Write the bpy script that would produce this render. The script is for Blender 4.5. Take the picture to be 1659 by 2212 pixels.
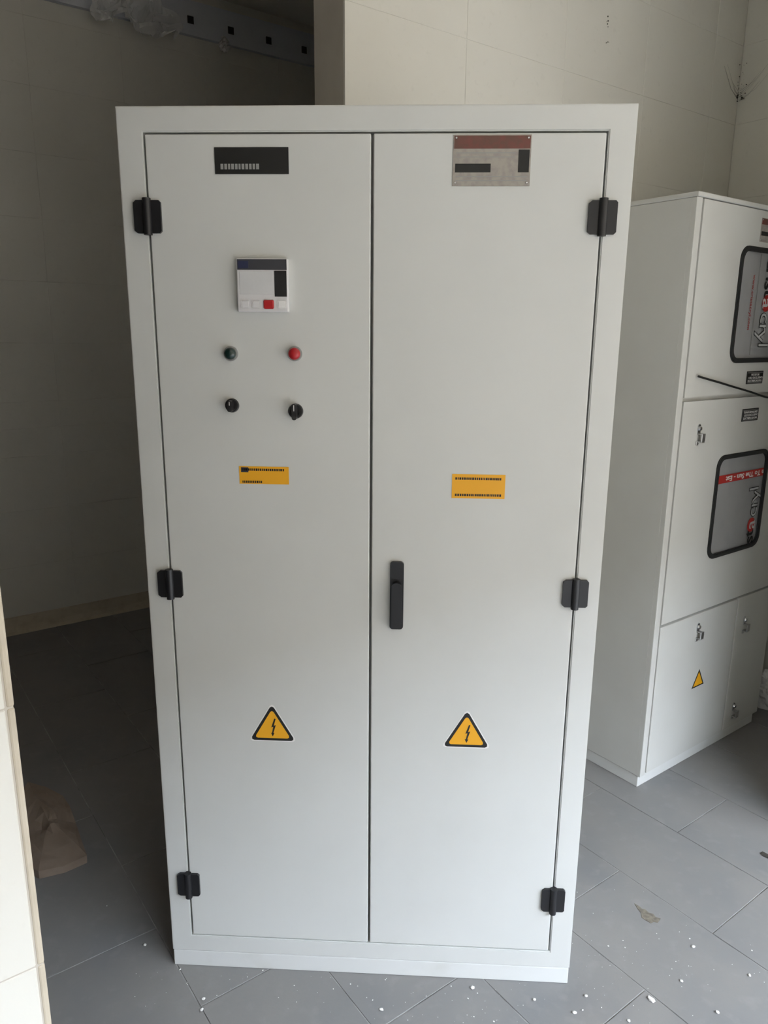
import bpy, bmesh, math, random
from mathutils import Vector, Matrix
random.seed(7)
for o in list(bpy.data.objects): bpy.data.objects.remove(o)
scene = bpy.context.scene
COL = scene.collection

# ------------------------------------------------------------------ camera
CX, CY, CZ, YAW, PITCH, ROLL, FPX = 0.1020, -1.5482, 1.5731, -0.04732, 0.2343, 0.0088, 1600.0
_f = Vector((math.sin(YAW)*math.cos(PITCH), math.cos(YAW)*math.cos(PITCH), -math.sin(PITCH)))
_r = Vector((math.cos(YAW), -math.sin(YAW), 0)); _u = _r.cross(_f)
_r2 = _r*math.cos(ROLL) + _u*math.sin(ROLL); _u2 = -_r*math.sin(ROLL) + _u*math.cos(ROLL)
camd = bpy.data.cameras.new('camera'); cam = bpy.data.objects.new('camera', camd); COL.objects.link(cam)
camd.sensor_fit = 'HORIZONTAL'; camd.sensor_width = 36.0; camd.lens = FPX/1659*36.0; camd.clip_start = 0.02
m = Matrix((_r2, _u2, -_f)).transposed().to_4x4(); m.translation = (CX, CY, CZ)
cam.matrix_world = m
scene.camera = cam

# ------------------------------------------------------------------ light
TH = math.radians(39.2)                       # the room stands at this angle to the big cabinet
AV = Vector((math.cos(TH), math.sin(TH), 0)); BV = Vector((-math.sin(TH), math.cos(TH), 0))
def ST(s, t, z=0.0): return AV*s + BV*t + Vector((0, 0, z))

w = bpy.data.worlds.new('sky'); scene.world = w; w.use_nodes = True
bg = w.node_tree.nodes['Background']; bg.inputs[0].default_value = (0.75, 0.855, 1.0, 1); bg.inputs[1].default_value = 42.0

OUT_T, OUT_Z, OUT_S0, OUT_S1 = -3.5, 2.95, -1.15, 3.0      # the doorway to the street, behind the camera
pd = bpy.data.lights.new('doorway_portal', 'AREA'); pd.shape = 'RECTANGLE'; pd.size = OUT_S1-OUT_S0; pd.size_y = OUT_Z
pd.cycles.is_portal = True
po = bpy.data.objects.new('doorway_portal', pd); COL.objects.link(po)
po.location = ST((OUT_S0+OUT_S1)/2, OUT_T, OUT_Z/2); po.rotation_euler = BV.to_track_quat('-Z', 'Z').to_euler()

vs = scene.view_settings
vs.view_transform = 'Standard'; vs.look = 'None'; vs.gamma = 1.0; vs.use_curve_mapping = False
vs.exposure = 0.0
scene.cycles.use_denoising = True
scene.cycles.max_bounces = 10; scene.cycles.diffuse_bounces = 6; scene.cycles.transparent_max_bounces = 16
scene.cycles.sample_clamp_indirect = 10.0

# ------------------------------------------------------------------ materials
def mat(name, col, rough=0.5, metal=0.0, noise=None, bump=None, spec=0.5, coat=0.0, alpha=1.0, trans=0.0):
    mt = bpy.data.materials.new(name); mt.use_nodes = True
    nt = mt.node_tree; b = nt.nodes['Principled BSDF']
    b.inputs['Base Color'].default_value = (*col, 1); b.inputs['Roughness'].default_value = rough
    b.inputs['Metallic'].default_value = metal; b.inputs['Specular IOR Level'].default_value = spec
    b.inputs['Coat Weight'].default_value = coat; b.inputs['Alpha'].default_value = alpha
    b.inputs['Transmission Weight'].default_value = trans
    tc = nt.nodes.new('ShaderNodeTexCoord'); geo = nt.nodes.new('ShaderNodeNewGeometry')
    if noise:                                  # list of (scale, detail, second colour, lo, hi)
        last = None
        for (sc, det, c2, lo, hi) in noise:
            n = nt.nodes.new('ShaderNodeTexNoise'); n.inputs['Scale'].default_value = sc; n.inputs['Detail'].default_value = det
            nt.links.new(geo.outputs['Position'], n.inputs['Vector'])
            mr = nt.nodes.new('ShaderNodeMapRange'); mr.inputs[1].default_value = lo; mr.inputs[2].default_value = hi
            nt.links.new(n.outputs['Fac'], mr.inputs[0])
            mx = nt.nodes.new('ShaderNodeMix'); mx.data_type = 'RGBA'
            nt.links.new(mr.outputs[0], mx.inputs['Factor'])
            if last is None: mx.inputs['A'].default_value = (*col, 1)
            else: nt.links.new(last, mx.inputs['A'])
            mx.inputs['B'].default_value = (*c2, 1); last = mx.outputs['Result']
        nt.links.new(last, b.inputs['Base Color'])
    if bump:                                   # (scale, strength, distance)
        n = nt.nodes.new('ShaderNodeTexNoise'); n.inputs['Scale'].default_value = bump[0]; n.inputs['Detail'].default_value = 3
        nt.links.new(geo.outputs['Position'], n.inputs['Vector'])
        bp = nt.nodes.new('ShaderNodeBump'); bp.inputs['Strength'].default_value = bump[1]; bp.inputs['Distance'].default_value = bump[2]
        nt.links.new(n.outputs['Fac'], bp.inputs['Height']); nt.links.new(bp.outputs[0], b.inputs['Normal'])
    return mt
M = {}
M['paint'] = mat('light_grey_powder_coat', (0.63, 0.635, 0.615), 0.42, noise=[(3, 3, (0.60, 0.605, 0.585), .4, .7)], bump=(900, .08, .0004))
M['paint_plinth'] = mat('light_grey_plinth_paint', (0.66, 0.665, 0.65), 0.45, noise=[(9, 4, (0.60, 0.60, 0.57), .55, .8)], bump=(900, .08, .0004))
M['paint2'] = mat('light_grey_meter_cabinet_paint', (0.60, 0.60, 0.57), 0.45, noise=[(4, 3, (0.57, 0.565, 0.535), .4, .7)], bump=(900, .1, .0004))
M['black'] = mat('black_plastic', (0.012, 0.012, 0.014), 0.38)
M['black_plate'] = mat('black_engraved_plastic', (0.010, 0.010, 0.010), 0.5)
M['rubber'] = mat('black_rubber', (0.016, 0.017, 0.017), 0.55, bump=(300, .15, .0006))
M['chrome'] = mat('chrome', (0.62, 0.63, 0.66), 0.18, 1.0)
M['steel'] = mat('dull_steel', (0.45, 0.45, 0.45), 0.4, 1.0)
M['white'] = mat('white_print', (0.80, 0.79, 0.78), 0.5)
M['pale'] = mat('pale_screen', (0.66, 0.65, 0.66), 0.35)
M['grey'] = mat('grey_print', (0.30, 0.30, 0.29), 0.5)
M['slate'] = mat('slate_plastic', (0.045, 0.046, 0.055), 0.4)
M['navy'] = mat('navy_print', (0.02, 0.026, 0.07), 0.4)
M['red'] = mat('red_plastic', (0.42, 0.013, 0.018), 0.3)
M['redprint'] = mat('red_print', (0.42, 0.02, 0.016), 0.5)
M['green'] = mat('dark_green_lens', (0.004, 0.022, 0.02), 0.25, coat=0.4)
M['yellow'] = mat('yellow_sticker', (0.83, 0.40, 0.012), 0.45)
M['brownred'] = mat('brown_red_print', (0.17, 0.055, 0.045), 0.45, noise=[(60, 2, (0.13, 0.06, 0.045), .4, .6)])
M['plate_grey'] = mat('etched_plate_grey', (0.36, 0.33, 0.29), 0.45, noise=[(90, 2, (0.30, 0.27, 0.25), .4, .65)])
M['sheet'] = mat('white_masking_paper', (0.62, 0.62, 0.625), 0.42, bump=(26, .25, .004), noise=[(14, 3, (0.56, 0.56, 0.57), .45, .75)])
M['tile'] = mat('cream_wall_tile', (0.72, 0.705, 0.65), 0.34, noise=[(2.2, 4, (0.685, 0.67, 0.615), .4, .7), (45, 2, (0.66, 0.645, 0.59), .62, .85)], bump=(120, .05, .0005))
M['grout'] = mat('pale_grout', (0.71, 0.695, 0.64), 0.9, noise=[(5, 3, (0.48, 0.46, 0.41), .45, .75)])
M['plaster'] = mat('painted_plaster', (0.56, 0.52, 0.46), 0.8, noise=[(6, 4, (0.50, 0.46, 0.41), .4, .7)], bump=(60, .15, .002))
M['ceil'] = mat('ceiling_plaster', (0.76, 0.715, 0.64), 0.9)
M['white_plaster'] = mat('white_plaster', (0.82, 0.775, 0.69), 0.9)
M['tile_edge'] = mat('beige_tile_edge', (0.56, 0.50, 0.40), 0.6, noise=[(18, 4, (0.44, 0.38, 0.29), .5, .8)])
M['floor_tile'] = mat('grey_stoneware_tile', (0.222, 0.213, 0.206), 0.52, noise=[(3.5, 6, (0.185, 0.185, 0.188), .42, .72), (22, 5, (0.245, 0.236, 0.230), .55, .85), (160, 3, (0.20, 0.20, 0.202), .58, .8)], bump=(90, .25, .0012))
M['floor_grout'] = mat('grey_floor_grout', (0.36, 0.35, 0.335), 0.9, noise=[(9, 3, (0.16, 0.155, 0.15), .42, .62)])
M['asphalt'] = mat('street_paving', (0.098, 0.075, 0.050), 0.9, noise=[(2, 4, (0.085, 0.065, 0.042), .4, .7)])
M['facade'] = mat('unseen_facade', (0.043, 0.031, 0.018), 0.9)
M['chip'] = mat('white_plaster_chip', (0.78, 0.77, 0.74), 0.8)
M['dark_chip'] = mat('dark_dry_leaf', (0.045, 0.04, 0.032), 0.8)
M['mud'] = mat('dried_mud', (0.20, 0.175, 0.135), 0.9, noise=[(80, 4, (0.12, 0.105, 0.085), .4, .65)])
M['soot'] = mat('cobweb_dirt', (0.06, 0.055, 0.045), 0.9)
M['web'] = mat('cobweb', (0.30, 0.28, 0.24), 0.9, alpha=0.35)
M['cardboard'] = mat('brown_cardboard', (0.30, 0.235, 0.185), 0.85, noise=[(9, 5, (0.22, 0.165, 0.125), .4, .7)], bump=(40, .4, .004))
M['film'] = mat('clear_plastic_film', (0.97, 0.98, 0.98), 0.18, alpha=0.58, spec=1.0)
M['rail'] = mat('galvanised_rail', (0.62, 0.65, 0.71), 0.55, 0.0)
M['slot'] = mat('slot_shade_dark', (0.05, 0.045, 0.04), 0.8)  # dark tone stands for the shade inside the rail's slots
M['cable'] = mat('black_cable', (0.006, 0.006, 0.006), 0.55)

# ------------------------------------------------------------------ mesh helpers
def box(bm, x0, x1, y0, y1, z0, z1):
    v = [bm.verts.new((x, y, z)) for x in (x0, x1) for y in (y0, y1) for z in (z0, z1)]
    for f in ((0,1,3,2),(4,6,7,5),(0,4,5,1),(2,3,7,6),(0,2,6,4),(1,5,7,3)): bm.faces.new([v[i] for i in f])
    return v
def bev(bm, r, seg=1):
    bmesh.ops.bevel(bm, geom=list(bm.edges), offset=r, segments=seg, affect='EDGES', profile=0.5)
def bbox(x0, x1, y0, y1, z0, z1, r=0.0, seg=1):
    bm = bmesh.new(); box(bm, x0, x1, y0, y1, z0, z1)
    if r: bev(bm, r, seg)
    return bm
def prism(bm, pts, y0, y1):
    """outline of (x, z) points swept from y0 (front) to y1 (back)"""
    a = [bm.verts.new((x, y0, z)) for x, z in pts]; b = [bm.verts.new((x, y1, z)) for x, z in pts]
    bm.faces.new(a); bm.faces.new(b[::-1]); n = len(pts)
    for i in range(n): bm.faces.new((a[i], b[i], b[(i+1) % n], a[(i+1) % n]))
def ringprism(bm, outer, inner, y0, y1):
    n = len(outer)
    O0 = [bm.verts.new((x, y0, z)) for x, z in outer]; I0 = [bm.verts.new((x, y0, z)) for x, z in inner]
    O1 = [bm.verts.new((x, y1, z)) for x, z in outer]; I1 = [bm.verts.new((x, y1, z)) for x, z in inner]
    for i in range(n):
        j = (i+1) % n
        bm.faces.new((O0[i], O0[j], I0[j], I0[i])); bm.faces.new((O1[i], I1[i], I1[j], O1[j]))
        bm.faces.new((O0[i], O1[i], O1[j], O0[j])); bm.faces.new((I0[i], I0[j], I1[j], I1[i]))
def rrect(x0, x1, z0, z1, r, n=6):
    p = []
    for cx, cz, a0 in ((x1-r, z1-r, 0), (x0+r, z1-r, 90), (x0+r, z0+r, 180), (x1-r, z0+r, 270)):
        for k in range(n+1):
            a = math.radians(a0 + 90*k/n); p.append((cx + r*math.cos(a), cz + r*math.sin(a)))
    return p
def lathe(bm, prof, cx, cz, n=24):
    """profile of (radius, y) turned about the y axis at (cx, cz); first and last radius may be 0"""
    rings = []
    for r, y in prof:
        if r == 0: rings.append([bm.verts.new((cx, y, cz))])
        else: rings.append([bm.verts.new((cx + r*math.cos(2*math.pi*k/n), y, cz + r*math.sin(2*math.pi*k/n))) for k in range(n)])
    for A, B in zip(rings, rings[1:]):
        for k in range(n):
            j = (k+1) % n
            if len(A) == 1: bm.faces.new((A[0], B[k], B[j]))
            elif len(B) == 1: bm.faces.new((A[k], B[0], A[j]))
            else: bm.faces.new((A[k], B[k], B[j], A[j]))
def tube(bm, pts, r, n=8):
    prev = None; pts = [Vector(p) for p in pts]
    for i, p in enumerate(pts):
        d = (pts[min(i+1, len(pts)-1)] - pts[max(i-1, 0)]).normalized()
        u = d.cross(Vector((0.3, 0.2, 0.93))).normalized(); v = d.cross(u)
        rr = r[i] if isinstance(r, (list, tuple)) else r
        ring = [bm.verts.new(p + u*rr*math.cos(2*math.pi*k/n) + v*rr*math.sin(2*math.pi*k/n)) for k in range(n)]
        if prev:
            for k in range(n): bm.faces.new((prev[k], prev[(k+1) % n], ring[(k+1) % n], ring[k]))
        else: bm.faces.new(ring[::-1])
        prev = ring
    bm.faces.new(prev)
def mesh_of(name, bm, smooth=False):
    bmesh.ops.recalc_face_normals(bm, faces=list(bm.faces))
    me = bpy.data.meshes.new(name); bm.to_mesh(me); bm.free()
    if smooth:
        for p in me.polygons: p.use_smooth = True
        try: me.set_sharp_from_angle(angle=math.radians(38))
        except Exception: pass
    return me
def obj(name, bm, material, parent=None, loc=(0, 0, 0), rz=0.0, smooth=False, label=None):
    me = mesh_of(name, bm, smooth) if not isinstance(bm, bpy.types.Mesh) else bm
    if not me.materials: me.materials.append(M[material])
    o = bpy.data.objects.new(name, me); COL.objects.link(o)
    o.location = loc; o.rotation_euler = (0, 0, rz)
    if parent: o.parent = parent
    if label: o['label'] = label
    return o
def thing(name, label, cat, loc, rz=0.0, group=None):
    o = bpy.data.objects.new(name, None); COL.objects.link(o); o.location = loc; o.rotation_euler = (0, 0, rz)
    o.empty_display_size = 0.1; o['label'] = label; o['category'] = cat
    if group: o['group'] = group
    return o
def tag(o, label, cat, group=None):
    o['label'] = label; o['category'] = cat
    if group: o['group'] = group
    return o
def struct(name, bm, material, rz=TH):
    o = obj(name, bm, material, rz=rz); o['kind'] = 'structure'; return o
def text_bm(body, size, offset=0.0, extrude=0.0003, width=None):
    """upright lettering centred on the origin of the x-z plane, facing -y"""
    cu = bpy.data.curves.new('lettering', 'FONT'); cu.body = body; cu.size = size; cu.extrude = extrude; cu.offset = offset
    cu.align_x = 'CENTER'; cu.align_y = 'CENTER'; cu.resolution_u = 3
    to = bpy.data.objects.new('lettering', cu); COL.objects.link(to)
    bpy.context.view_layer.update()
    me = bpy.data.meshes.new_from_object(to.evaluated_get(bpy.context.evaluated_depsgraph_get()))
    bpy.data.objects.remove(to); bpy.data.curves.remove(cu)
    bm = bmesh.new(); bm.from_mesh(me); bpy.data.meshes.remove(me)
    xs = [v.co.x for v in bm.verts]; sx = 1.0
    if width: sx = width/(max(xs)-min(xs))
    for v in bm.verts: v.co = Vector((v.co.x*sx, -v.co.z, v.co.y))
    return bm
def turn(bm, ang, x, z, y=0.0):
    """turn lettering in its plane by ang (degrees, seen from the front, anticlockwise) and move it"""
    c, s = math.cos(math.radians(ang)), math.sin(math.radians(ang))
    for v in bm.verts: v.co = Vector((v.co.x*c - v.co.z*s + x, v.co.y + y, v.co.x*s + v.co.z*c + z))
    return bm

# ------------------------------------------------------------------ the setting (local axes of every piece: s, t, z)
WB_T, WB_S0, WR_S, WL_T, WF_T, WF_S = 0.63, 0.354, 2.342, 2.90, -0.526, -0.797
CEIL = 3.32
floor = struct('floor', bbox(-4.0, 4.2, OUT_T-.15, 3.1, -0.12, -0.0022), 'floor_grout')
_tm = {}
def tile_mesh(kind, w, h, th, r, material):
    k = (kind, round(w, 3), round(h, 3))
    if k not in _tm:
        bm = bmesh.new()
        if kind == 'floor': box(bm, -w/2, w/2, -h/2, h/2, -th, 0)
        elif kind == 't': box(bm, -w/2, w/2, 0, th, -h/2, h/2)          # faces -t
        else: box(bm, 0, th, -w/2, w/2, -h/2, h/2)                       # faces -s
        bev(bm, r)
        me = mesh_of('tile', bm); me.materials.append(M[material]); _tm[k] = me
    return _tm[k]
def put_tile(parent, kind, a0, a1, b0, b1, fixed, gap, th, r, material, jig=0.0):
    me = tile_mesh(kind, a1-a0-gap, b1-b0-gap, th, r, material)
    o = bpy.data.objects.new('tile', me); COL.objects.link(o); o.parent = parent
    j = random.uniform(-jig, jig)
    ca, cb = (a0+a1)/2, (b0+b1)/2
    o.location = (ca, cb, j - jig) if kind == 'floor' else ((ca, fixed + j, cb) if kind == 't' else (fixed + j, ca, cb))
    if kind == 'floor': o.rotation_euler = (random.uniform(-1, 1)*.0012, random.uniform(-1, 1)*.0018, 0)
FW, FL = 0.3035, 0.600
for k in range(-5, 9):
    s0 = -0.381 + FW*k; s1 = s0 + FW
    off = 0.161 if k % 2 == 0 else -0.139
    j0 = -3 if s0 < 1.2 else -2
    for j in range(j0, 5):
        t0 = off + FL*j; t1 = min(t0 + FL, WL_T)
        if t1 - t0 < 0.05: continue
        e1 = min(s1, WR_S)
        if e1 - s0 < 0.05 or t1 < -1.05: continue
        if s0 > 0.45 and t0 > 0.75: continue
        if s0 > 0.25 and t0 > 1.35: continue
        put_tile(floor, 'floor', s0, e1, t0, t1, 0, 0.0030, 0.009, 0.0007, 'floor_tile', 0.0003)
# back wall with the cabinets in front of it; its free end shows bare plaster
wall_back = struct('wall_back', bbox(WB_S0, WR_S+0.16, WB_T+0.008, WB_T+0.160, 0, CEIL), 'plaster')
rows = [0.0] + [0.054+0.3*k for k in range(0, 11)] + [CEIL]
cols = [WB_S0, .800, 1.246, 1.692, 2.138, WR_S-0.001]
gw = struct('trim_1', bbox(WB_S0+.002, WR_S, WB_T+0.0012, WB_T+0.008, 0, CEIL), 'grout')
for z0, z1 in zip(rows, rows[1:]):
    for c0, c1 in zip(cols, cols[1:]): put_tile(wall_back, 't', c0, c1, z0, z1, WB_T, 0.0013, 0.0075, 0.0008, 'tile', 0.0005)
wall_right = struct('wall_right', bbox(WR_S+0.0012, WR_S+0.15, WF_T-0.15, WB_T+0.008, 0, CEIL), 'grout')
tc = [WB_T, .43, -0.02, -0.47, WF_T]
for z0, z1 in zip(rows, rows[1:]):
    for c1, c0 in zip(tc, tc[1:]): put_tile(wall_right, 's', c0, c1, z0, z1, WR_S, 0.0013, 0.0075, 0.0008, 'tile', 0.0005)
wall_left = struct('wall_left', bbox(-4.0, 4.2, WL_T+0.0012, WL_T+0.15, 0, CEIL), 'grout')
rl = [.092, .36, .66, .945, 1.09, 1.225, 1.52, 1.82, 2.12, 2.42, 2.72, 3.02, CEIL]
cl = [-1.30 + .45*k for k in range(0, 9)]
for z0, z1 in zip(rl, rl[1:]):
    for c0, c1 in zip(cl, cl[1:]): put_tile(wall_left, 't', c0, c1, z0, z1, WL_T, 0.0014, 0.0075, 0.0008, 'tile', 0.0006)
bm = bmesh.new()
pr = [(WL_T+.002, 0), (WL_T-.035, 0), (WL_T-.016, .012), (WL_T-.007, .035), (WL_T-.004, .085), (WL_T+.002, .090)]
A = [bm.verts.new((-1.6, t, z)) for t, z in pr]; B = [bm.verts.new((2.6, t, z)) for t, z in pr]
for i in range(len(pr)-1): bm.faces.new((A[i], B[i], B[i+1], A[i+1]))
bm.faces.new(A); bm.faces.new(B[::-1])
baseboard = struct('baseboard_left', bm, 'tile_edge')
# wall beside the camera whose edge shows at the lower left
wall_front = struct('wall_front', bbox(-4.0, WF_S-0.0012, WF_T+0.0012, WF_T+0.150, 0, CEIL), 'plaster')
rf = [0.0, .32, .62, .92, 1.219, 1.519, 1.819, 2.12, 2.42, 2.72, 3.02, CEIL]
cf = [WF_S-.0078-.446*k for k in range(0, 5)]
for z0, z1 in zip(rf, rf[1:]):
    for c1, c0 in zip(cf, cf[1:]): put_tile(wall_front, 't', c0, c1, z0, z1, WF_T, 0.0018, 0.0075, 0.0010, 'tile', 0.0003)
    e = bbox(WF_S-.0072, WF_S, WF_T-.0002, WF_T+.150, z0+.0006, z1-.0006, .0022, 2)
    o = obj('tile_edge', e, 'tile_edge', wall_front)
JR = 1.46                                                             # right side of the wide opening
wall_front2 = struct('wall_front_side', bbox(JR, 4.2, WF_T, WF_T+0.15, 0, CEIL), 'tile')
struct('ceiling', bbox(-4.0, 4.2, OUT_T-.15, 3.1, CEIL, CEIL+0.2), 'ceil')
struct('wall_end', bbox(-4.15, -4.0, OUT_T-.15, 3.1, 0, CEIL), 'white_plaster')
struct('wall_far', bbox(4.2, 4.35, OUT_T-.15, 3.1, 0, CEIL), 'white_plaster')
bm = bmesh.new()
box(bm, -4.0, OUT_S0, OUT_T-.15, OUT_T, 0, CEIL); box(bm, OUT_S1, 4.2, OUT_T-.15, OUT_T, 0, CEIL); box(bm, OUT_S0, OUT_S1, OUT_T-.15, OUT_T, OUT_Z, CEIL)
struct('wall_street', bm, 'white_plaster')
struct('ground', bbox(-40, 40, -20, OUT_T-.15, -0.2, -0.02), 'asphalt')
struct('wall_opposite_unseen', bbox(-40, 40, -16.4, -16.0, -0.02, 9.7), 'facade')  # unseen wall, its height set to limit the sky light on the cabinet

# ------------------------------------------------------------------ the big two-door cabinet
def rect(x0, x1, z0, z1): return [(x0, z0), (x1, z0), (x1, z1), (x0, z1)]
cab = thing('electrical_cabinet', 'tall light grey two-door electrical cabinet standing in the middle of the tiled floor', 'cabinet', (0, 0, 0))
bm = bmesh.new()
O = rect(-.5, .5, .047, 2.0); I = rect(-.4485, .4485, .0935, 1.9535)
ringprism(bm, O, I, 0.0, 0.030)
bmesh.ops.bevel(bm, geom=[e for e in bm.edges if all(abs(v.co.y) < 1e-6 for v in e.verts) and not (abs(e.verts[0].co.x) != abs(e.verts[1].co.x))or False], offset=.0022, segments=2, affect='EDGES')
obj('front_frame', bm, 'paint', cab)
obj('body', bbox(-.499, .499, .029, .42, .047, 1.999, .002), 'paint', cab)
obj('plinth', bbox(-.4985, .4985, .0015, .41, 0.0, .0455, .0018, 2), 'paint_plinth', cab)

hbm = bmesh.new()
prism(hbm, [(-.0275, -.026), (-.0215, -.031), (-.007, -.031), (-.007, .031), (-.0215, .031), (-.0275, .026)], -.0075, -.0002)
prism(hbm, [(.007, -.031), (.0235, -.031), (.0275, -.027), (.0275, .027), (.0235, .031), (.007, .031)], -.0075, -.0002)
cyl = []
n = 14
for zz in (-.0345, .0345):
    cyl.append([hbm.verts.new((.0085*math.cos(2*math.pi*k/n), -.0075 + .0085*math.sin(2*math.pi*k/n), zz)) for k in range(n)])
for k in range(n): hbm.faces.new((cyl[0][k], cyl[0][(k+1) % n], cyl[1][(k+1) % n], cyl[1][k]))
hbm.faces.new(cyl[0][::-1]); hbm.faces.new(cyl[1])
hinge_me = mesh_of('hinge', hbm, True); hinge_me.materials.append(M['black'])
HZ = (1.798, 1.030, .247)
for side in (-1, 1):
    x0, x1 = (-.4445, -.0026) if side < 0 else (.0026, .4445)
    d = obj('door', bbox(x0, x1, -.0012, .020, .0975, 1.9495, .0022, 2), 'paint', cab)
    for z in HZ: obj('hinge', hinge_me, 'black', d, (side*.4465, 0, z))
    if side > 0:
        # swing handle at the free edge of the right-hand door
        bm = bmesh.new(); prism(bm, rrect(.0435, .0735, .938, 1.094, .007, 4), -.009, -.0012)
        h = obj('swing_handle', bm, 'black', d, smooth=True)
        bm = bmesh.new(); prism(bm, rrect(.0475, .0695, .944, 1.050, .009, 4), -.023, -.009); obj('lever', bm, 'black', h, smooth=True)
# lettered plates
p = obj('nameplate', bbox(-.308, -.1625, -.0030, -.0013, 1.877, 1.9255, .0006), 'black_plate', cab, label='black nameplate with one line of pale lettering')
bm = bmesh.new(); x = -.2965
while x < -.214:
    wd = random.uniform(.0035, .0060)
    if random.random() < .85: box(bm, x, x+wd, -.0034, -.0029, 1.8855, 1.8955)
    x += wd + .0022
obj('lettering', bm, 'grey', p)
def info_plate(parent, cx, cz, w, h, y):
    x0, x1, z0, z1 = cx-w/2, cx+w/2, cz-h/2, cz+h/2
    pl = obj('rating_plate', bbox(x0, x1, y-.0014, y, z0, z1, .0005), 'plate_grey', parent, label='brown-red and grey rating plate with black data fields')
    obj('header_band', bbox(x0+.002, x1-.002, y-.0019, y-.0013, z1-.27*h, z1-.002), 'brownred', pl)
    obj('data_field', bbox(x0+.005, x0+.49*w, y-.0019, y-.0013, z0+.27*h, z0+.44*h), 'black_plate', pl)
    obj('side_field', bbox(x1-.16*w, x1-.003, y-.0019, y-.0013, z0+.27*h, z1-.29*h), 'black_plate', pl)
    for q in (0.56, 0.64): obj('printed_line', bbox(x0+.006, x1-.2*w, y-.0017, y-.0013, z0+q*h, z0+(q+.018)*h), 'grey', pl)
    for q in (0.10, 0.18): obj('printed_line', bbox(x0+.006, x1-.006, y-.0017, y-.0013, z0+q*h, z0+(q+.016)*h), 'grey', pl)
    for sx in (x0+.006, x1-.006):
        for sz in (z0+.006, z1-.006):
            bm = bmesh.new(); lathe(bm, [(0, y-.0038), (.0018, y-.0034), (.0026, y-.0014)], sx, sz, 8); obj('rivet', bm, 'chrome', pl, smooth=True)
info_plate(cab, .2295, 1.9005, .149, .0915, -.0012)
# panel meter
mt = obj('panel_meter', bbox(-.2695, -.1665, -.016, -.0012, 1.6165, 1.7195, .002, 2), 'pale', cab, label='square panel meter with dark header, pale face and red key')
obj('header', bbox(-.2675, -.1685, -.0168, -.0158, 1.6975, 1.7175), 'slate', mt)
obj('badge', bbox(-.2655, -.2450, -.0172, -.0166, 1.7005, 1.7145), 'navy', mt)
obj('display', bbox(-.2640, -.1960, -.0166, -.0158, 1.6505, 1.6945, .0004), 'sheet', mt)
obj('key_column', bbox(-.1935, -.1690, -.0172, -.0158, 1.6465, 1.6960, .0005), 'black', mt)
obj('red_key', bbox(-.2165, -.1955, -.0190, -.0158, 1.6225, 1.6400, .002), 'red', mt)
for k in range(2): obj('key', bbox(-.262+.022*k, -.245+.022*k, -.0180, -.0158, 1.6235, 1.6390, .002), 'pale', mt)
obj('key', bbox(-.188, -.171, -.0180, -.0158, 1.6235, 1.6390, .002), 'white', mt)
# pilot lights and selector switches
def bezel(bm, cx, cz, r=.0152): lathe(bm, [(r, -.0012), (r, -.004), (r-.0015, -.0085), (r-.0045, -.0085), (r-.0050, -.004), (0, -.004)], cx, cz, 28)
for cx, cz, lens, nm in ((-.2905, 1.5335, 'green', 'green'), (-.1575, 1.5345, 'red', 'red')):
    bm = bmesh.new(); bezel(bm, cx, cz)
    pl = obj('pilot_light', bm, 'steel', cab, smooth=True, label='%s domed pilot light with metal ring' % ('dark green' if nm == 'green' else 'red'))
    bm = bmesh.new(); lathe(bm, [(.0122, -.004), (.0122, -.0125), (.0105, -.0165), (.006, -.0190), (0, -.0198)], cx, cz, 24)
    obj('lens', bm, lens, pl, smooth=True)
for cx, cz, tall in ((-.2920, 1.4270, 0), (-.1580, 1.4170, 1)):
    bm = bmesh.new(); bezel(bm, cx, cz, .0158 if tall else .0148)
    sw = obj('selector_switch', bm, 'black', cab, smooth=True)
    bm = bmesh.new(); hh = .0165 if tall else .0115
    prism(bm, rrect(cx-.0048, cx+.0048, cz-hh, cz+hh, .004, 4), -.026, -.004); obj('knob', bm, 'black', sw, smooth=True)
    obj('pointer', bbox(cx-.0007, cx+.0007, -.0266, -.0259, cz+.002, cz+hh-.002), 'white', sw)
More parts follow.
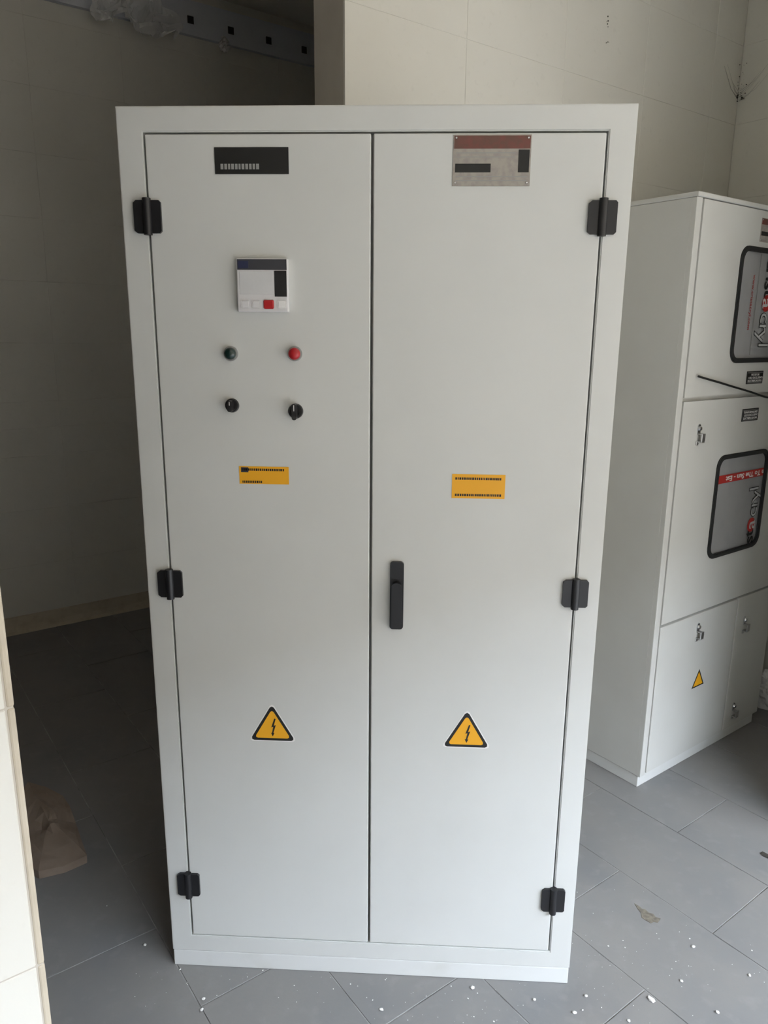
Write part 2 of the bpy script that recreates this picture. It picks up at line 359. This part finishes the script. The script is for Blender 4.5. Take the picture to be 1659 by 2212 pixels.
# warning labels
for cx, cz, w, h, lft in ((-.2290, 1.2790, .107, .038, 1), (.2285, 1.2630, .112, .052, 0)):
    s_ = obj('warning_label', bbox(cx-w/2, cx+w/2, -.0019, -.0012, cz-h/2, cz+h/2), 'yellow', cab, label='yellow warning label with dark print')
    for q, (a0, a1) in ((.82, (.06, .94)), (.14, (.06, .94)) if not lft else (.12, (.06, .5))):
        bm = bmesh.new(); x = cx-w/2 + a0*w
        while x < cx-w/2 + a1*w - .004:
            wd = random.uniform(.002, .004); box(bm, x, x+wd, -.0022, -.0018, cz-h/2+q*h-.0025, cz-h/2+q*h+.0025); x += wd+.0013
        obj('printed_line', bm, 'black_plate', s_)
    if lft: obj('dark_field', bbox(cx-w/2+.004, cx-w/2+.020, -.0022, -.0018, cz+.006, cz+h/2-.002), 'slate', s_)
for cx in (-.2270, .2230):
    def tri(r, cz=.680, c=cx):
        pts = []
        for k in range(3):
            a = math.radians(90 + 120*k); vx, vz = c + r*math.cos(a), cz + r*math.sin(a); rr = r*.09
            for j in (-1, 0, 1):
                aa = a + math.radians(60*j); pts.append((c + (r-2*rr)*math.cos(a) + rr*math.cos(aa)*1.0, cz + (r-2*rr)*math.sin(a) + rr*math.sin(aa)))
        return pts
    bm = bmesh.new(); prism(bm, tri(.0665), -.0016, -.0012); s_ = obj('hazard_triangle', bm, 'white', cab, label='yellow and black electric shock triangle sticker')
    bm = bmesh.new(); prism(bm, tri(.0615), -.0019, -.0015); obj('border', bm, 'black_plate', s_)
    bm = bmesh.new(); prism(bm, tri(.0490), -.0022, -.0018); obj('field', bm, 'yellow', s_)
    bm = bmesh.new(); c0 = cx + .004
    prism(bm, [(c0+.001, .7060), (c0-.0065, .6830), (c0-.0018, .6850), (c0-.0050, .6690), (c0-.0075, .6695), (c0-.0035, .6600), (c0+.0008, .6690), (c0-.0018, .6690), (c0+.0045, .6895), (c0-.0005, .6875), (c0+.0045, .7050)], -.0025, -.0021)
    obj('bolt_symbol', bm, 'black_plate', s_)

# ------------------------------------------------------------------ the meter cabinet at the right (local x = s - 1.645)
SC = 1.645
mc = thing('meter_cabinet', 'light grey meter cabinet with two masked windows standing against the tiled wall at the right', 'cabinet', ST(SC, .08, 0), TH)
def X(s): return s - SC
L0, L1, TOPZ = X(1.240), X(2.052), 1.982
obj('body', bbox(L0, L1, .016, .535, .045, TOPZ, .002), 'paint2', mc)
obj('plinth', bbox(L0+.004, L1-.012, .010, .50, 0, .0445, .0015), 'paint_plinth', mc)
bm = bmesh.new(); box(bm, L0-.003, L1+.003, -.006, .54, TOPZ, TOPZ+.014); bev(bm, .002); obj('roof_panel', bm, 'paint2', mc)
# frame strip at the left, panels beside it
obj('side_strip', bbox(L0, X(1.269), -.001, .018, .045, TOPZ-.001, .0015), 'paint2', mc)
def wpanel(z0, z1, wz0, wz1, name):
    """door with a rounded window cut through it"""
    x0, x1 = X(1.2765), L1
    inner = rrect(X(1.527), X(1.853), wz0+.012, wz1-.012, .034, 6)
    # outer loop with the same vertex count: project each inner point outwards on the rectangle
    cx, cz = (X(1.527)+X(1.853))/2, (wz0+wz1)/2; outer = []
    N = len(inner); corners = [(x1, z1), (x0, z1), (x0, z0), (x1, z0)]; n = N//4
    for i in range(N):
        q = i // n; j = i % n; cxn, czn = corners[q]; ix, iz = inner[i]
        f = j/(n-1)
        if q == 0: a, b = (x1, iz), (ix, z1)
        elif q == 1: a, b = (ix, z1), (x0, iz)
        elif q == 2: a, b = (x0, iz), (ix, z0)
        else: a, b = (ix, z0), (x1, iz)
        if abs(f-.5) < 1e-6: outer.append((cxn, czn))
        elif f < .5: outer.append((a[0]+(cxn-a[0])*f*2, a[1]+(czn-a[1])*f*2))
        else: outer.append((cxn+(b[0]-cxn)*(f*2-1), czn+(b[1]-czn)*(f*2-1)))
    bm = bmesh.new(); ringprism(bm, outer, inner, -.001, .017)
    d = obj('door', bm, 'paint2', mc, label='%s door with a black-gasketed window' % name)
    bm = bmesh.new(); ringprism(bm, rrect(X(1.514), X(1.866), wz0, wz1, .044, 6), rrect(X(1.531), X(1.849), wz0+.016, wz1-.016, .032, 6), -.007, .002)
    bmesh.ops.bevel(bm, geom=[e for e in bm.edges if all(abs(v.co.y+.007) < 1e-6 for v in e.verts)], offset=.003, segments=2, affect='EDGES')
    obj('window_gasket', bm, 'rubber', d, smooth=True)
    # masking sheet still on the acrylic pane, slightly wavy
    bm = bmesh.new(); gx, gz = 16, 16; g = []
    for i in range(gx+1):
        row = []
        for j in range(gz+1):
            x = X(1.520) + .340*i/gx; z = wz0+.006 + (wz1-wz0-.012)*j/gz
            row.append(bm.verts.new((x, .0045 + .0009*math.sin(9*i/gx+3*j/gz) * math.cos(7*j/gz), z)))
        g.append(row)
    for i in range(gx):
        for j in range(gz): bm.faces.new((g[i][j], g[i+1][j], g[i+1][j+1], g[i][j+1]))
    bmesh.ops.solidify(bm, geom=list(bm.faces), thickness=.0015)
    obj('masked_pane', bm, 'sheet', d, smooth=True, label='acrylic pane still under its printed white masking sheet')
    return d
WU = (1.492, 1.866); WL = (.806, 1.180)
du = wpanel(1.388, TOPZ-.003, WU[0], WU[1], 'upper')
dm = wpanel(.617, 1.374, WL[0], WL[1], 'lower')
dl = obj('door', bbox(X(1.2765), X(1.776), -.001, .017, .049, .607, .0015), 'paint2', mc)
dr = obj('door', bbox(X(1.786), L1, -.001, .017, .049, .607, .0015), 'paint2', mc)
def latch(parent, x, z):
    """small chrome sealing latch: round screw head over a folded bracket"""
    bm = bmesh.new(); prism(bm, [(x-.008, z+.006), (x+.006, z+.006), (x+.009, z+.018), (x+.007, z+.032), (x, z+.037), (x-.007, z+.032), (x-.009, z+.018)], -.004, -.001)
    l = obj('latch', bm, 'chrome', parent)
    bm = bmesh.new(); lathe(bm, [(0, -.012), (.006, -.0105), (.0085, -.006), (.0085, -.004)], x, z+.022, 14); obj('screw_head', bm, 'chrome', l, smooth=True)
    bm = bmesh.new()
    box(bm, x-.008, x+.010, -.018, -.001, z+.002, z+.006); box(bm, x-.006, x+.014, -.020, -.016, z-.020, z+.006)
    box(bm, x-.006, x+.014, -.020, -.001, z-.024, z-.019); box(bm, x-.010, x+.002, -.005, -.001, z-.034, z-.019); bev(bm, .0012)
    obj('bracket', bm, 'steel', l)
latch(dr, X(1.845), .486); latch(dr, X(1.845), .118)
latch(dm, X(1.378), 1.262); latch(dl, X(1.512), .535)
def lplate(parent, s0, s1, z0, z1, lines):
    x0, x1 = X(s0), X(s1)
    p = obj('engraved_plate', bbox(x0, x1, -.0035, -.001, z0, z1, .0006), 'black_plate', parent, label='small black plate engraved %s' % ' '.join(lines))
    for zz in (z0+.0035, z1-.0060): obj('border_line', bbox(x0+.003, x1-.003, -.0038, -.0034, zz, zz+.0014), 'grey', p)
    for i, t in enumerate(lines):
        wd = (x1-x0)*(.86 if len(t) > 12 else (.62 if len(t) > 8 else .50))
        obj('lettering', turn(text_bm(t, .0105, .0, .0002, wd), 0, (x0+x1)/2 + (.004 if i == 1 else 0), z1-.0105-.0105*i-.002, -.0037), 'white', p)
lplate(du, 1.640, 1.748, 1.4195, 1.4630, ['MEDIDOR', 'USO EXCLUSIVO', 'ELECTRIFICADORA'])
lplate(dm, 1.640, 1.748, 1.2900, 1.3335, ['TRANSFORMADORES', 'USO EXCLUSIVO', 'ELECTRIFICADORA'])
info_plate(du, X(1.692), 1.920, .147, .074, -.001)
# print on the two masking sheets
YS = .0018
def logo(parent, ang, x, z, size, skip=0):
    """wordmark: heavy black letters, a red disc with a pale letter, outlined letters"""
    c, s = math.cos(math.radians(ang)), math.sin(math.radians(ang))
    def at(u, v): return x + u*c - v*s, z + u*s + v*c
    def put(body, u, m_, off, dy, nm='lettering', v=0.0, k=1.0):
        px, pz = at(u, v); obj(nm, turn(text_bm(body, size*k, off, .0002), ang, px, pz, YS - dy), m_, parent)
    st = size
    for body, u in (('c', -1.86), ('r', -1.50), ('i', -1.24), ('s', -.98), ('t', -.66)):
        put(body, u*st, 'black_plate', .016*st/.05*.05, 0, v=(.06*st if body in 'it' else 0))
    bm = bmesh.new(); lathe(bm, [(0, -.0002), (.34*st, -.0002), (.34*st, .0002), (0, .0002)], 0, 0, 28); px, pz = at(-.26*st, 0)
    for v in bm.verts: v.co = Vector((v.co.x + px, v.co.y + YS, v.co.z + pz))
    obj('disc', bm, 'redprint', parent)
    put('a', -.26*st, 'sheet', .008*st, .0006)
    for body, u, vv in (('c', .34, 0), ('r', .76, 0), ('y', 1.12, -.1), ('l', 1.46, .1)):
        put(body, u*st, 'black_plate', .030*st, 0, v=vv*st, k=1.12); put(body, u*st, 'sheet', -.004*st, .0006, v=vv*st, k=1.12)
pane_u = [c for c in du.children if c.name.startswith('masked_pane')][0]
pane_m = [c for c in dm.children if c.name.startswith('masked_pane')][0]
logo(pane_u, -90, X(1.719), 1.669, .081)
obj('lettering', turn(text_bm('www.cristacryl.com', .021, .0, .0002, .178), -90, X(1.620), 1.690, YS), 'redprint', pane_u)
bm = bmesh.new(); z = 1.845; xx = X(1.650)
while z > 1.535:
    dz = random.uniform(.012, .03); wv = random.uniform(.0008, .0018); box(bm, xx-wv, xx+wv, YS-.0003, YS+.0002, z-dz, z+.002); z -= dz; xx += random.uniform(-.0006, .0006)
obj('dark_crease', bm, 'grey', pane_u)
logo(pane_m, 90, X(1.808), .915, .081)
o = obj('printed_band', bbox(X(1.526), X(1.853), YS-.0002, YS+.0004, 1.0775, 1.1065), 'redprint', pane_m)
obj('lettering', turn(text_bm('n To The Sun - Est', .0255, .0006, .0002, .262), 180, X(1.721), 1.0920, YS-.0006), 'white', o)
for c in list(o.children):      # letters that would run under the gasket are cut at the sheet's edge
    bm = bmesh.new(); bm.from_mesh(c.data)
    for f in [f for f in bm.faces if not (X(1.528) < f.calc_center_median().x < X(1.852))]: bm.faces.remove(f)
    bmesh.ops.delete(bm, geom=[v for v in bm.verts if not v.link_faces], context='VERTS')
    bm.to_mesh(c.data); bm.free()
# small yellow sticker low on the left-hand lower door
bm = bmesh.new(); cx, cz = X(1.556), .335
prism(bm, [(cx-.040, cz-.026), (cx+.040, cz-.026), (cx, cz+.043)], -.0016, -.001); st_ = obj('hazard_triangle', bm, 'black_plate', mc, label='small yellow hazard triangle sticker')
bm = bmesh.new(); prism(bm, [(cx-.031, cz-.021), (cx+.031, cz-.021), (cx, cz+.033)], -.0019, -.0015); obj('field', bm, 'yellow', st_)

# cable hanging across the meter cabinet
bm = bmesh.new()
pts = [(1.329, .070, 1.454), (1.39, .066, 1.442), (1.45, .064, 1.431), (1.513, .064, 1.419), (1.649, .064, 1.394), (1.749, .064, 1.3735), (1.80, .065, 1.369), (1.90, .064, 1.372), (2.02, .062, 1.388), (2.10, .07, 1.41), (2.20, .12, 1.45), (2.325, .20, 1.50)]
bm2 = []
P_ = [Vector(q) for q in pts]
for i in range(len(P_)-1):
    for k in range(4):
        t = k/4; p0 = P_[max(i-1, 0)]; p1 = P_[i]; p2 = P_[i+1]; p3 = P_[min(i+2, len(P_)-1)]
        bm2.append(.5*((2*p1) + (p2-p0)*t + (2*p0-5*p1+4*p2-p3)*t*t + (3*p1-p0-3*p2+p3)*t**3))
bm2.append(P_[-1])
tube(bm, bm2, .0036, 8)
tag(obj('cable', bm, 'cable', rz=TH, smooth=True), 'thin black cable slung across the front of the meter cabinet', 'cable')

# ------------------------------------------------------------------ dark room at the left: rail, films, cardboard
rail = thing('slotted_rail', 'galvanised slotted rail high on the dark left-hand wall', 'rail', ST(0, 0, 0), TH)
bm = bmesh.new()
sl = [.869-.229*2 + .229*k for k in range(10)]; z0, z1, h0, h1 = 3.105, 3.262, 3.155, 3.192
yb = WL_T - .030
xs = [-1.2] + [v for s_ in sl for v in (s_-.018, s_+.018)] + [3.2]
for i in range(0, len(xs)-1):
    if i % 2 == 0: box(bm, xs[i], xs[i+1], yb, yb+.003, z0, z1)
    else: box(bm, xs[i], xs[i+1], yb, yb+.003, z0, h0); box(bm, xs[i], xs[i+1], yb, yb+.003, h1, z1)
obj('web', bm, 'rail', rail)
obj('slot_shade_plate', bbox(-1.2, 3.2, WL_T-.012, WL_T-.009, z0, z1), 'slot', rail)  # added dark plate, puts the shade behind the slots into its colour
bm = bmesh.new(); box(bm, -1.2, 3.2, yb, WL_T-.002, z1, z1+.003); obj('flange', bm, 'rail', rail)
bm = bmesh.new(); box(bm, -1.2, 3.2, yb, WL_T-.002, z0-.003, z0); obj('flange', bm, 'rail', rail)
def crumple(name, s0, s1, ztop, zlow, t, amp, seed, nx=34, nz=20):
    rnd = random.Random(seed); bm = bmesh.new(); g = []
    ph = [(rnd.uniform(6, 30), rnd.uniform(6, 30), rnd.uniform(0, 6.3), rnd.uniform(.3, 1)) for _ in range(9)]
    for i in range(nx+1):
        u = i/nx; row = []
        for j in range(nz+1):
            v = j/nz; zb = zlow(u); d = sum(a*math.sin(fx*u + fz*v + p) for fx, fz, p, a in ph)
            rid = sum(a*abs(math.sin(fx*.8*u - fz*.6*v + p*2)) for fx, fz, p, a in ph[:5])
            row.append(bm.verts.new((s0+(s1-s0)*u + .012*math.sin(9*v+7*u) + rnd.uniform(-.004, .004), t + amp*(.10*d - .16*rid) + rnd.uniform(-.003, .003), ztop(u)+(zb-ztop(u))*v + .008*math.sin(11*u+5*v))))
        g.append(row)
    for i in range(nx):
        for j in range(nz): bm.faces.new((g[i][j], g[i+1][j], g[i+1][j+1], g[i][j+1]))
    return bm
def lowline(u): return 3.045 - .035*abs(math.sin(6.5*u)) + (.05 if .28 < u < .42 else 0)
bm = crumple('film', .31, .745, lambda u: 3.255 - .15*max(0, u-.55)/.45, lowline, WL_T-.085, .20, 4)
tag(obj('plastic_film', bm, 'film', rz=TH), 'crumpled clear plastic film hanging from the slotted rail', 'plastic film')
bm = crumple('scrap', 1.015, 1.062, lambda u: 3.115, lambda u: 3.040 + .02*u, WL_T-.05, .05, 9, 8, 8)
tag(obj('film_scrap', bm, 'film', rz=TH), 'small curled scrap of clear film below the slotted rail', 'plastic film')
# torn cardboard lying on the floor
rnd = random.Random(3)
ol = [(-1.253, .705), (-1.183, .693), (-1.095, .638), (-1.04, .575), (-.99, .509), (-.93, .42), (-.882, .352), (-.931, .305), (-.994, .276), (-1.07, .31), (-1.16, .40), (-1.24, .55)]
cxm, cym = sum(p[0] for p in ol)/len(ol), sum(p[1] for p in ol)/len(ol)
bm = bmesh.new(); R_ = 6; rings = []
for q in range(R_, 0, -1):
    f = q/R_; ring = []
    for (x, y) in ol:
        edge = .010 if q == R_ else 0
        z = .014 + .045*(1-f)*abs(math.sin(7*x+5*y)) + .018*abs(math.sin(23*x-11*y))*f + rnd.uniform(0, .008)
        ring.append(bm.verts.new((cxm+(x-cxm)*f - cxm, cym+(y-cym)*f - cym, z)))
    rings.append(ring)
ctr = bm.verts.new((0, 0, .05)); n = len(ol)
for A, B in zip(rings, rings[1:]):
    for k in range(n): bm.faces.new((A[k], A[(k+1) % n], B[(k+1) % n], B[k]))
for k in range(n): bm.faces.new((rings[-1][k], rings[-1][(k+1) % n], ctr))
low = [bm.verts.new((v.co.x*.985, v.co.y*.985, 0.0005)) for v in rings[0]]
for k in range(n): bm.faces.new((low[k], low[(k+1) % n], rings[0][(k+1) % n], rings[0][k]))
bm.faces.new(low[::-1])
tag(obj('cardboard_piece', bm, 'cardboard', loc=(cxm, cym, 0)), 'crumpled piece of brown cardboard on the floor left of the tall cabinet', 'cardboard')
# clear bag behind the meter cabinet
rnd = random.Random(11); bm = bmesh.new(); bmesh.ops.create_icosphere(bm, subdivisions=4, radius=1.0)
for v in bm.verts:
    c = v.co.copy(); k = 1 + .16*math.sin(7*c.x+4*c.z+1) + .13*math.sin(9*c.y-6*c.z) + .09*math.sin(17*c.x+13*c.y+15*c.z) + rnd.uniform(-.03, .03)
    v.co = Vector((c.x*.055*k, c.y*.085*k, max(-.055, c.z*.085*k)))
zmin = min(v.co.z for v in bm.verts)
for v in bm.verts: v.co.z -= zmin
p = ST(2.225, .145, .001)
tag(obj('plastic_bag', bm, 'film', loc=p, rz=TH), 'crumpled clear plastic bag on the floor beside the right-hand wall', 'plastic bag')

# ------------------------------------------------------------------ dirt: chips, mud, cobweb
def chip_bm(r, seed, sx=1.0, flat=.55):
    rn = random.Random(seed); bm = bmesh.new(); bmesh.ops.create_icosphere(bm, subdivisions=1, radius=r)
    for v in bm.verts: v.co = Vector((v.co.x*sx*rn.uniform(.75, 1.2), v.co.y*rn.uniform(.75, 1.2), v.co.z*flat*rn.uniform(.7, 1.15)))
    zm = min(v.co.z for v in bm.verts)
    for v in bm.verts: v.co.z -= zm
    return bm
CH = [((.694, -.036), .0072, 1.7, -.9, 'largest elongated white plaster chip near the floor joint at the lower right'),
 ((.038, -.100), .0048, 1.2, 0, 'white plaster chip on the floor in front of the middle of the plinth'),
 ((.260, -.027), .0052, 1.1, .4, 'white plaster chip just in front of the plinth right of the door gap'),
 ((.499, -.082), .0050, 1.2, 0, 'white plaster chip on the floor right of the plinth corner, near the bottom edge'),
 ((.537, -.035), .0046, 1.1, .5, 'white plaster chip on the floor closest to the plinth right corner'),
 ((.855, .135), .0050, 1.1, .3, 'white plaster chip out on the open floor before the pale floor joint at the right'),
 ((.786, .024), .0040, 1.3, -.8, 'white chip with a dark shadow, second up the floor at the right'),
 ((.842, -.062), .0045, 1.2, -.8, 'white chip with a dark shadow nearest the bottom right corner of the picture'),
 ((.623, -.097), .0042, 1.2, -.7, 'white chip at the very bottom edge right of the plinth'),
 ((-.596, .057), .0045, 1.2, -.6, 'white plaster chip on the shaded floor left of the cabinet foot'),
 ((-.395, -.096), .0042, 1.2, .4, 'upper of two white chips beside the floor joint left of the plinth'),
 ((-.391, -.125), .0044, 1.2, 1.2, 'lower of two white chips beside the floor joint left of the plinth'),
 ((.409, -.052), .0040, 1.2, 1.0, 'small white chip in front of the right end of the plinth'),
 ((.965, .051), .0038, 1.5, 1.3, 'small slanted white chip at the right edge of the lit floor')]
for i, ((x, y), r, sx, ang, lab) in enumerate(CH):
    tag(obj('plaster_chip', chip_bm(r, 40+i, sx), 'chip', loc=(x, y, .0002), rz=ang), lab, 'plaster chip', 'white plaster chips on the floor')
tag(obj('dry_leaf', chip_bm(.011, 90, 2.0, .25), 'dark_chip', loc=(1.2098, .5113, .0002), rz=-.9), 'small dark dry leaf on the floor near the right edge', 'leaf')
SM = [(-.043,-.033),(-.084,-.049),(-.182,-.045),(.015,-.075),(.043,-.015),(-.479,-.014),(-.269,-.005),(.271,-.041),(.207,-.024),(.247,-.058),(.52,-.074),(.304,-.116),(.567,-.064),(.258,-.106),(1.005,.132),(.629,.125),(.672,.122),(.673,.146),(.854,.162),(-.753,.186)]
rnd = random.Random(5)
for _ in range(150):
    SM.append((rnd.gauss(.55, .22), rnd.gauss(.06, .12)))
for _ in range(50): SM.append((rnd.uniform(-.6, .4), rnd.uniform(-.13, -.005)))
bm = bmesh.new()
for i, (x, y) in enumerate(SM):
    if -.505 < x < .505 and y > -.004: continue
    r = rnd.uniform(.0015, .0024) if i < 20 else rnd.choice((.0005, .0006, .0008, .0011))
    c = chip_bm(r, 200+i, rnd.uniform(1, 1.4), .6); me = bpy.data.meshes.new('x'); c.to_mesh(me); c.free()
    me.transform(Matrix.Translation((x, y, .0002)) @ Matrix.Rotation(rnd.uniform(0, 6), 4, 'Z')); bm.from_mesh(me); bpy.data.meshes.remove(me)
o = tag(obj('plaster_crumbs', bm, 'chip'), 'fine white plaster crumbs scattered over the floor around the cabinet foot', 'crumbs'); o['kind'] = 'stuff'
mud = [(.741, .283), (.745, .262), (.750, .249), (.747, .232), (.755, .222), (.766, .212), (.775, .217), (.786, .215), (.798, .230), (.786, .235), (.783, .246), (.772, .250), (.765, .262), (.757, .263), (.751, .274)]
bm = bmesh.new(); a = [bm.verts.new((x-.77, y-.24, .0012)) for x, y in mud]; b = [bm.verts.new((x-.77, y-.24, 0)) for x, y in mud]
bm.faces.new(a); n = len(a)
for i in range(n): bm.faces.new((a[i], b[i], b[(i+1) % n], a[(i+1) % n]))
tag(obj('mud_smear', bm, 'mud', loc=(.77, .24, .0002)), 'dried brown mud smear on the floor right of the tall cabinet', 'mud')
# cobweb and dirt in the wall corner
web = thing('cobweb', 'dusty grey cobweb in the upper corner where the two tiled walls meet', 'cobweb', ST(WR_S-.01, WB_T-.01, 2.553), TH)
rnd = random.Random(21); bm = bmesh.new()
for k in range(16):
    z = .0 + rnd.uniform(-.01, .03); L = rnd.uniform(.04, .15)
    if k % 2: pts = [Vector((-.0005, -.0005, z)), Vector((-.001, -L*.5, z+.20*L)), Vector((.004, -L, z+.75*L))]
    else: pts = [Vector((0, .004, z)), Vector((-L*.5, .004, z+.25*L)), Vector((-L, .004, z+.80*L))]
    tube(bm, pts, [.0006, .0004, .0002], 4)
obj('strands', bm, 'web', web)
bm = bmesh.new()
for k in range(46):
    zz = abs(rnd.gauss(0, .05)) if k > 9 else rnd.gauss(0, .009); xx = -abs(rnd.gauss(0, .008)); yy = -abs(rnd.gauss(0, .012))
    if k % 2: xx = .005
    else: yy = .005
    r = rnd.uniform(.0008, .0028) if k > 9 else rnd.uniform(.002, .0045)
    c = chip_bm(r, 300+k, 1.5, .8); me = bpy.data.meshes.new('x'); c.to_mesh(me); c.free(); me.transform(Matrix.Translation((xx, yy, zz))); bm.from_mesh(me); bpy.data.meshes.remove(me)
o = obj('dust_clots', bm, 'soot', web); o['kind'] = 'stuff'
bm = bmesh.new()
for k, (s_, z) in enumerate([(1.454, 2.663), (1.457, 2.650), (1.455, 2.640), (1.459, 2.632), (1.452, 2.646), (1.469, 2.585), (1.456, 2.581), (1.461, 2.583), (1.464, 2.587)]):
    c = chip_bm(.0028 if k < 3 else .0017, 400+k, 1.1, .5); me = bpy.data.meshes.new('x'); c.to_mesh(me); c.free()
    me.transform(Matrix.Translation((s_-1.457, -.001, z-2.62)) @ Matrix.Rotation(math.pi/2, 4, 'X')); bm.from_mesh(me); bpy.data.meshes.remove(me)
p = ST(1.457, WB_T, 2.62)
tag(obj('dirt_specks', bm, 'soot', loc=p, rz=TH), 'cluster of dark dirt specks on the upper tiled wall above the cabinet', 'dirt specks')['kind'] = 'stuff'
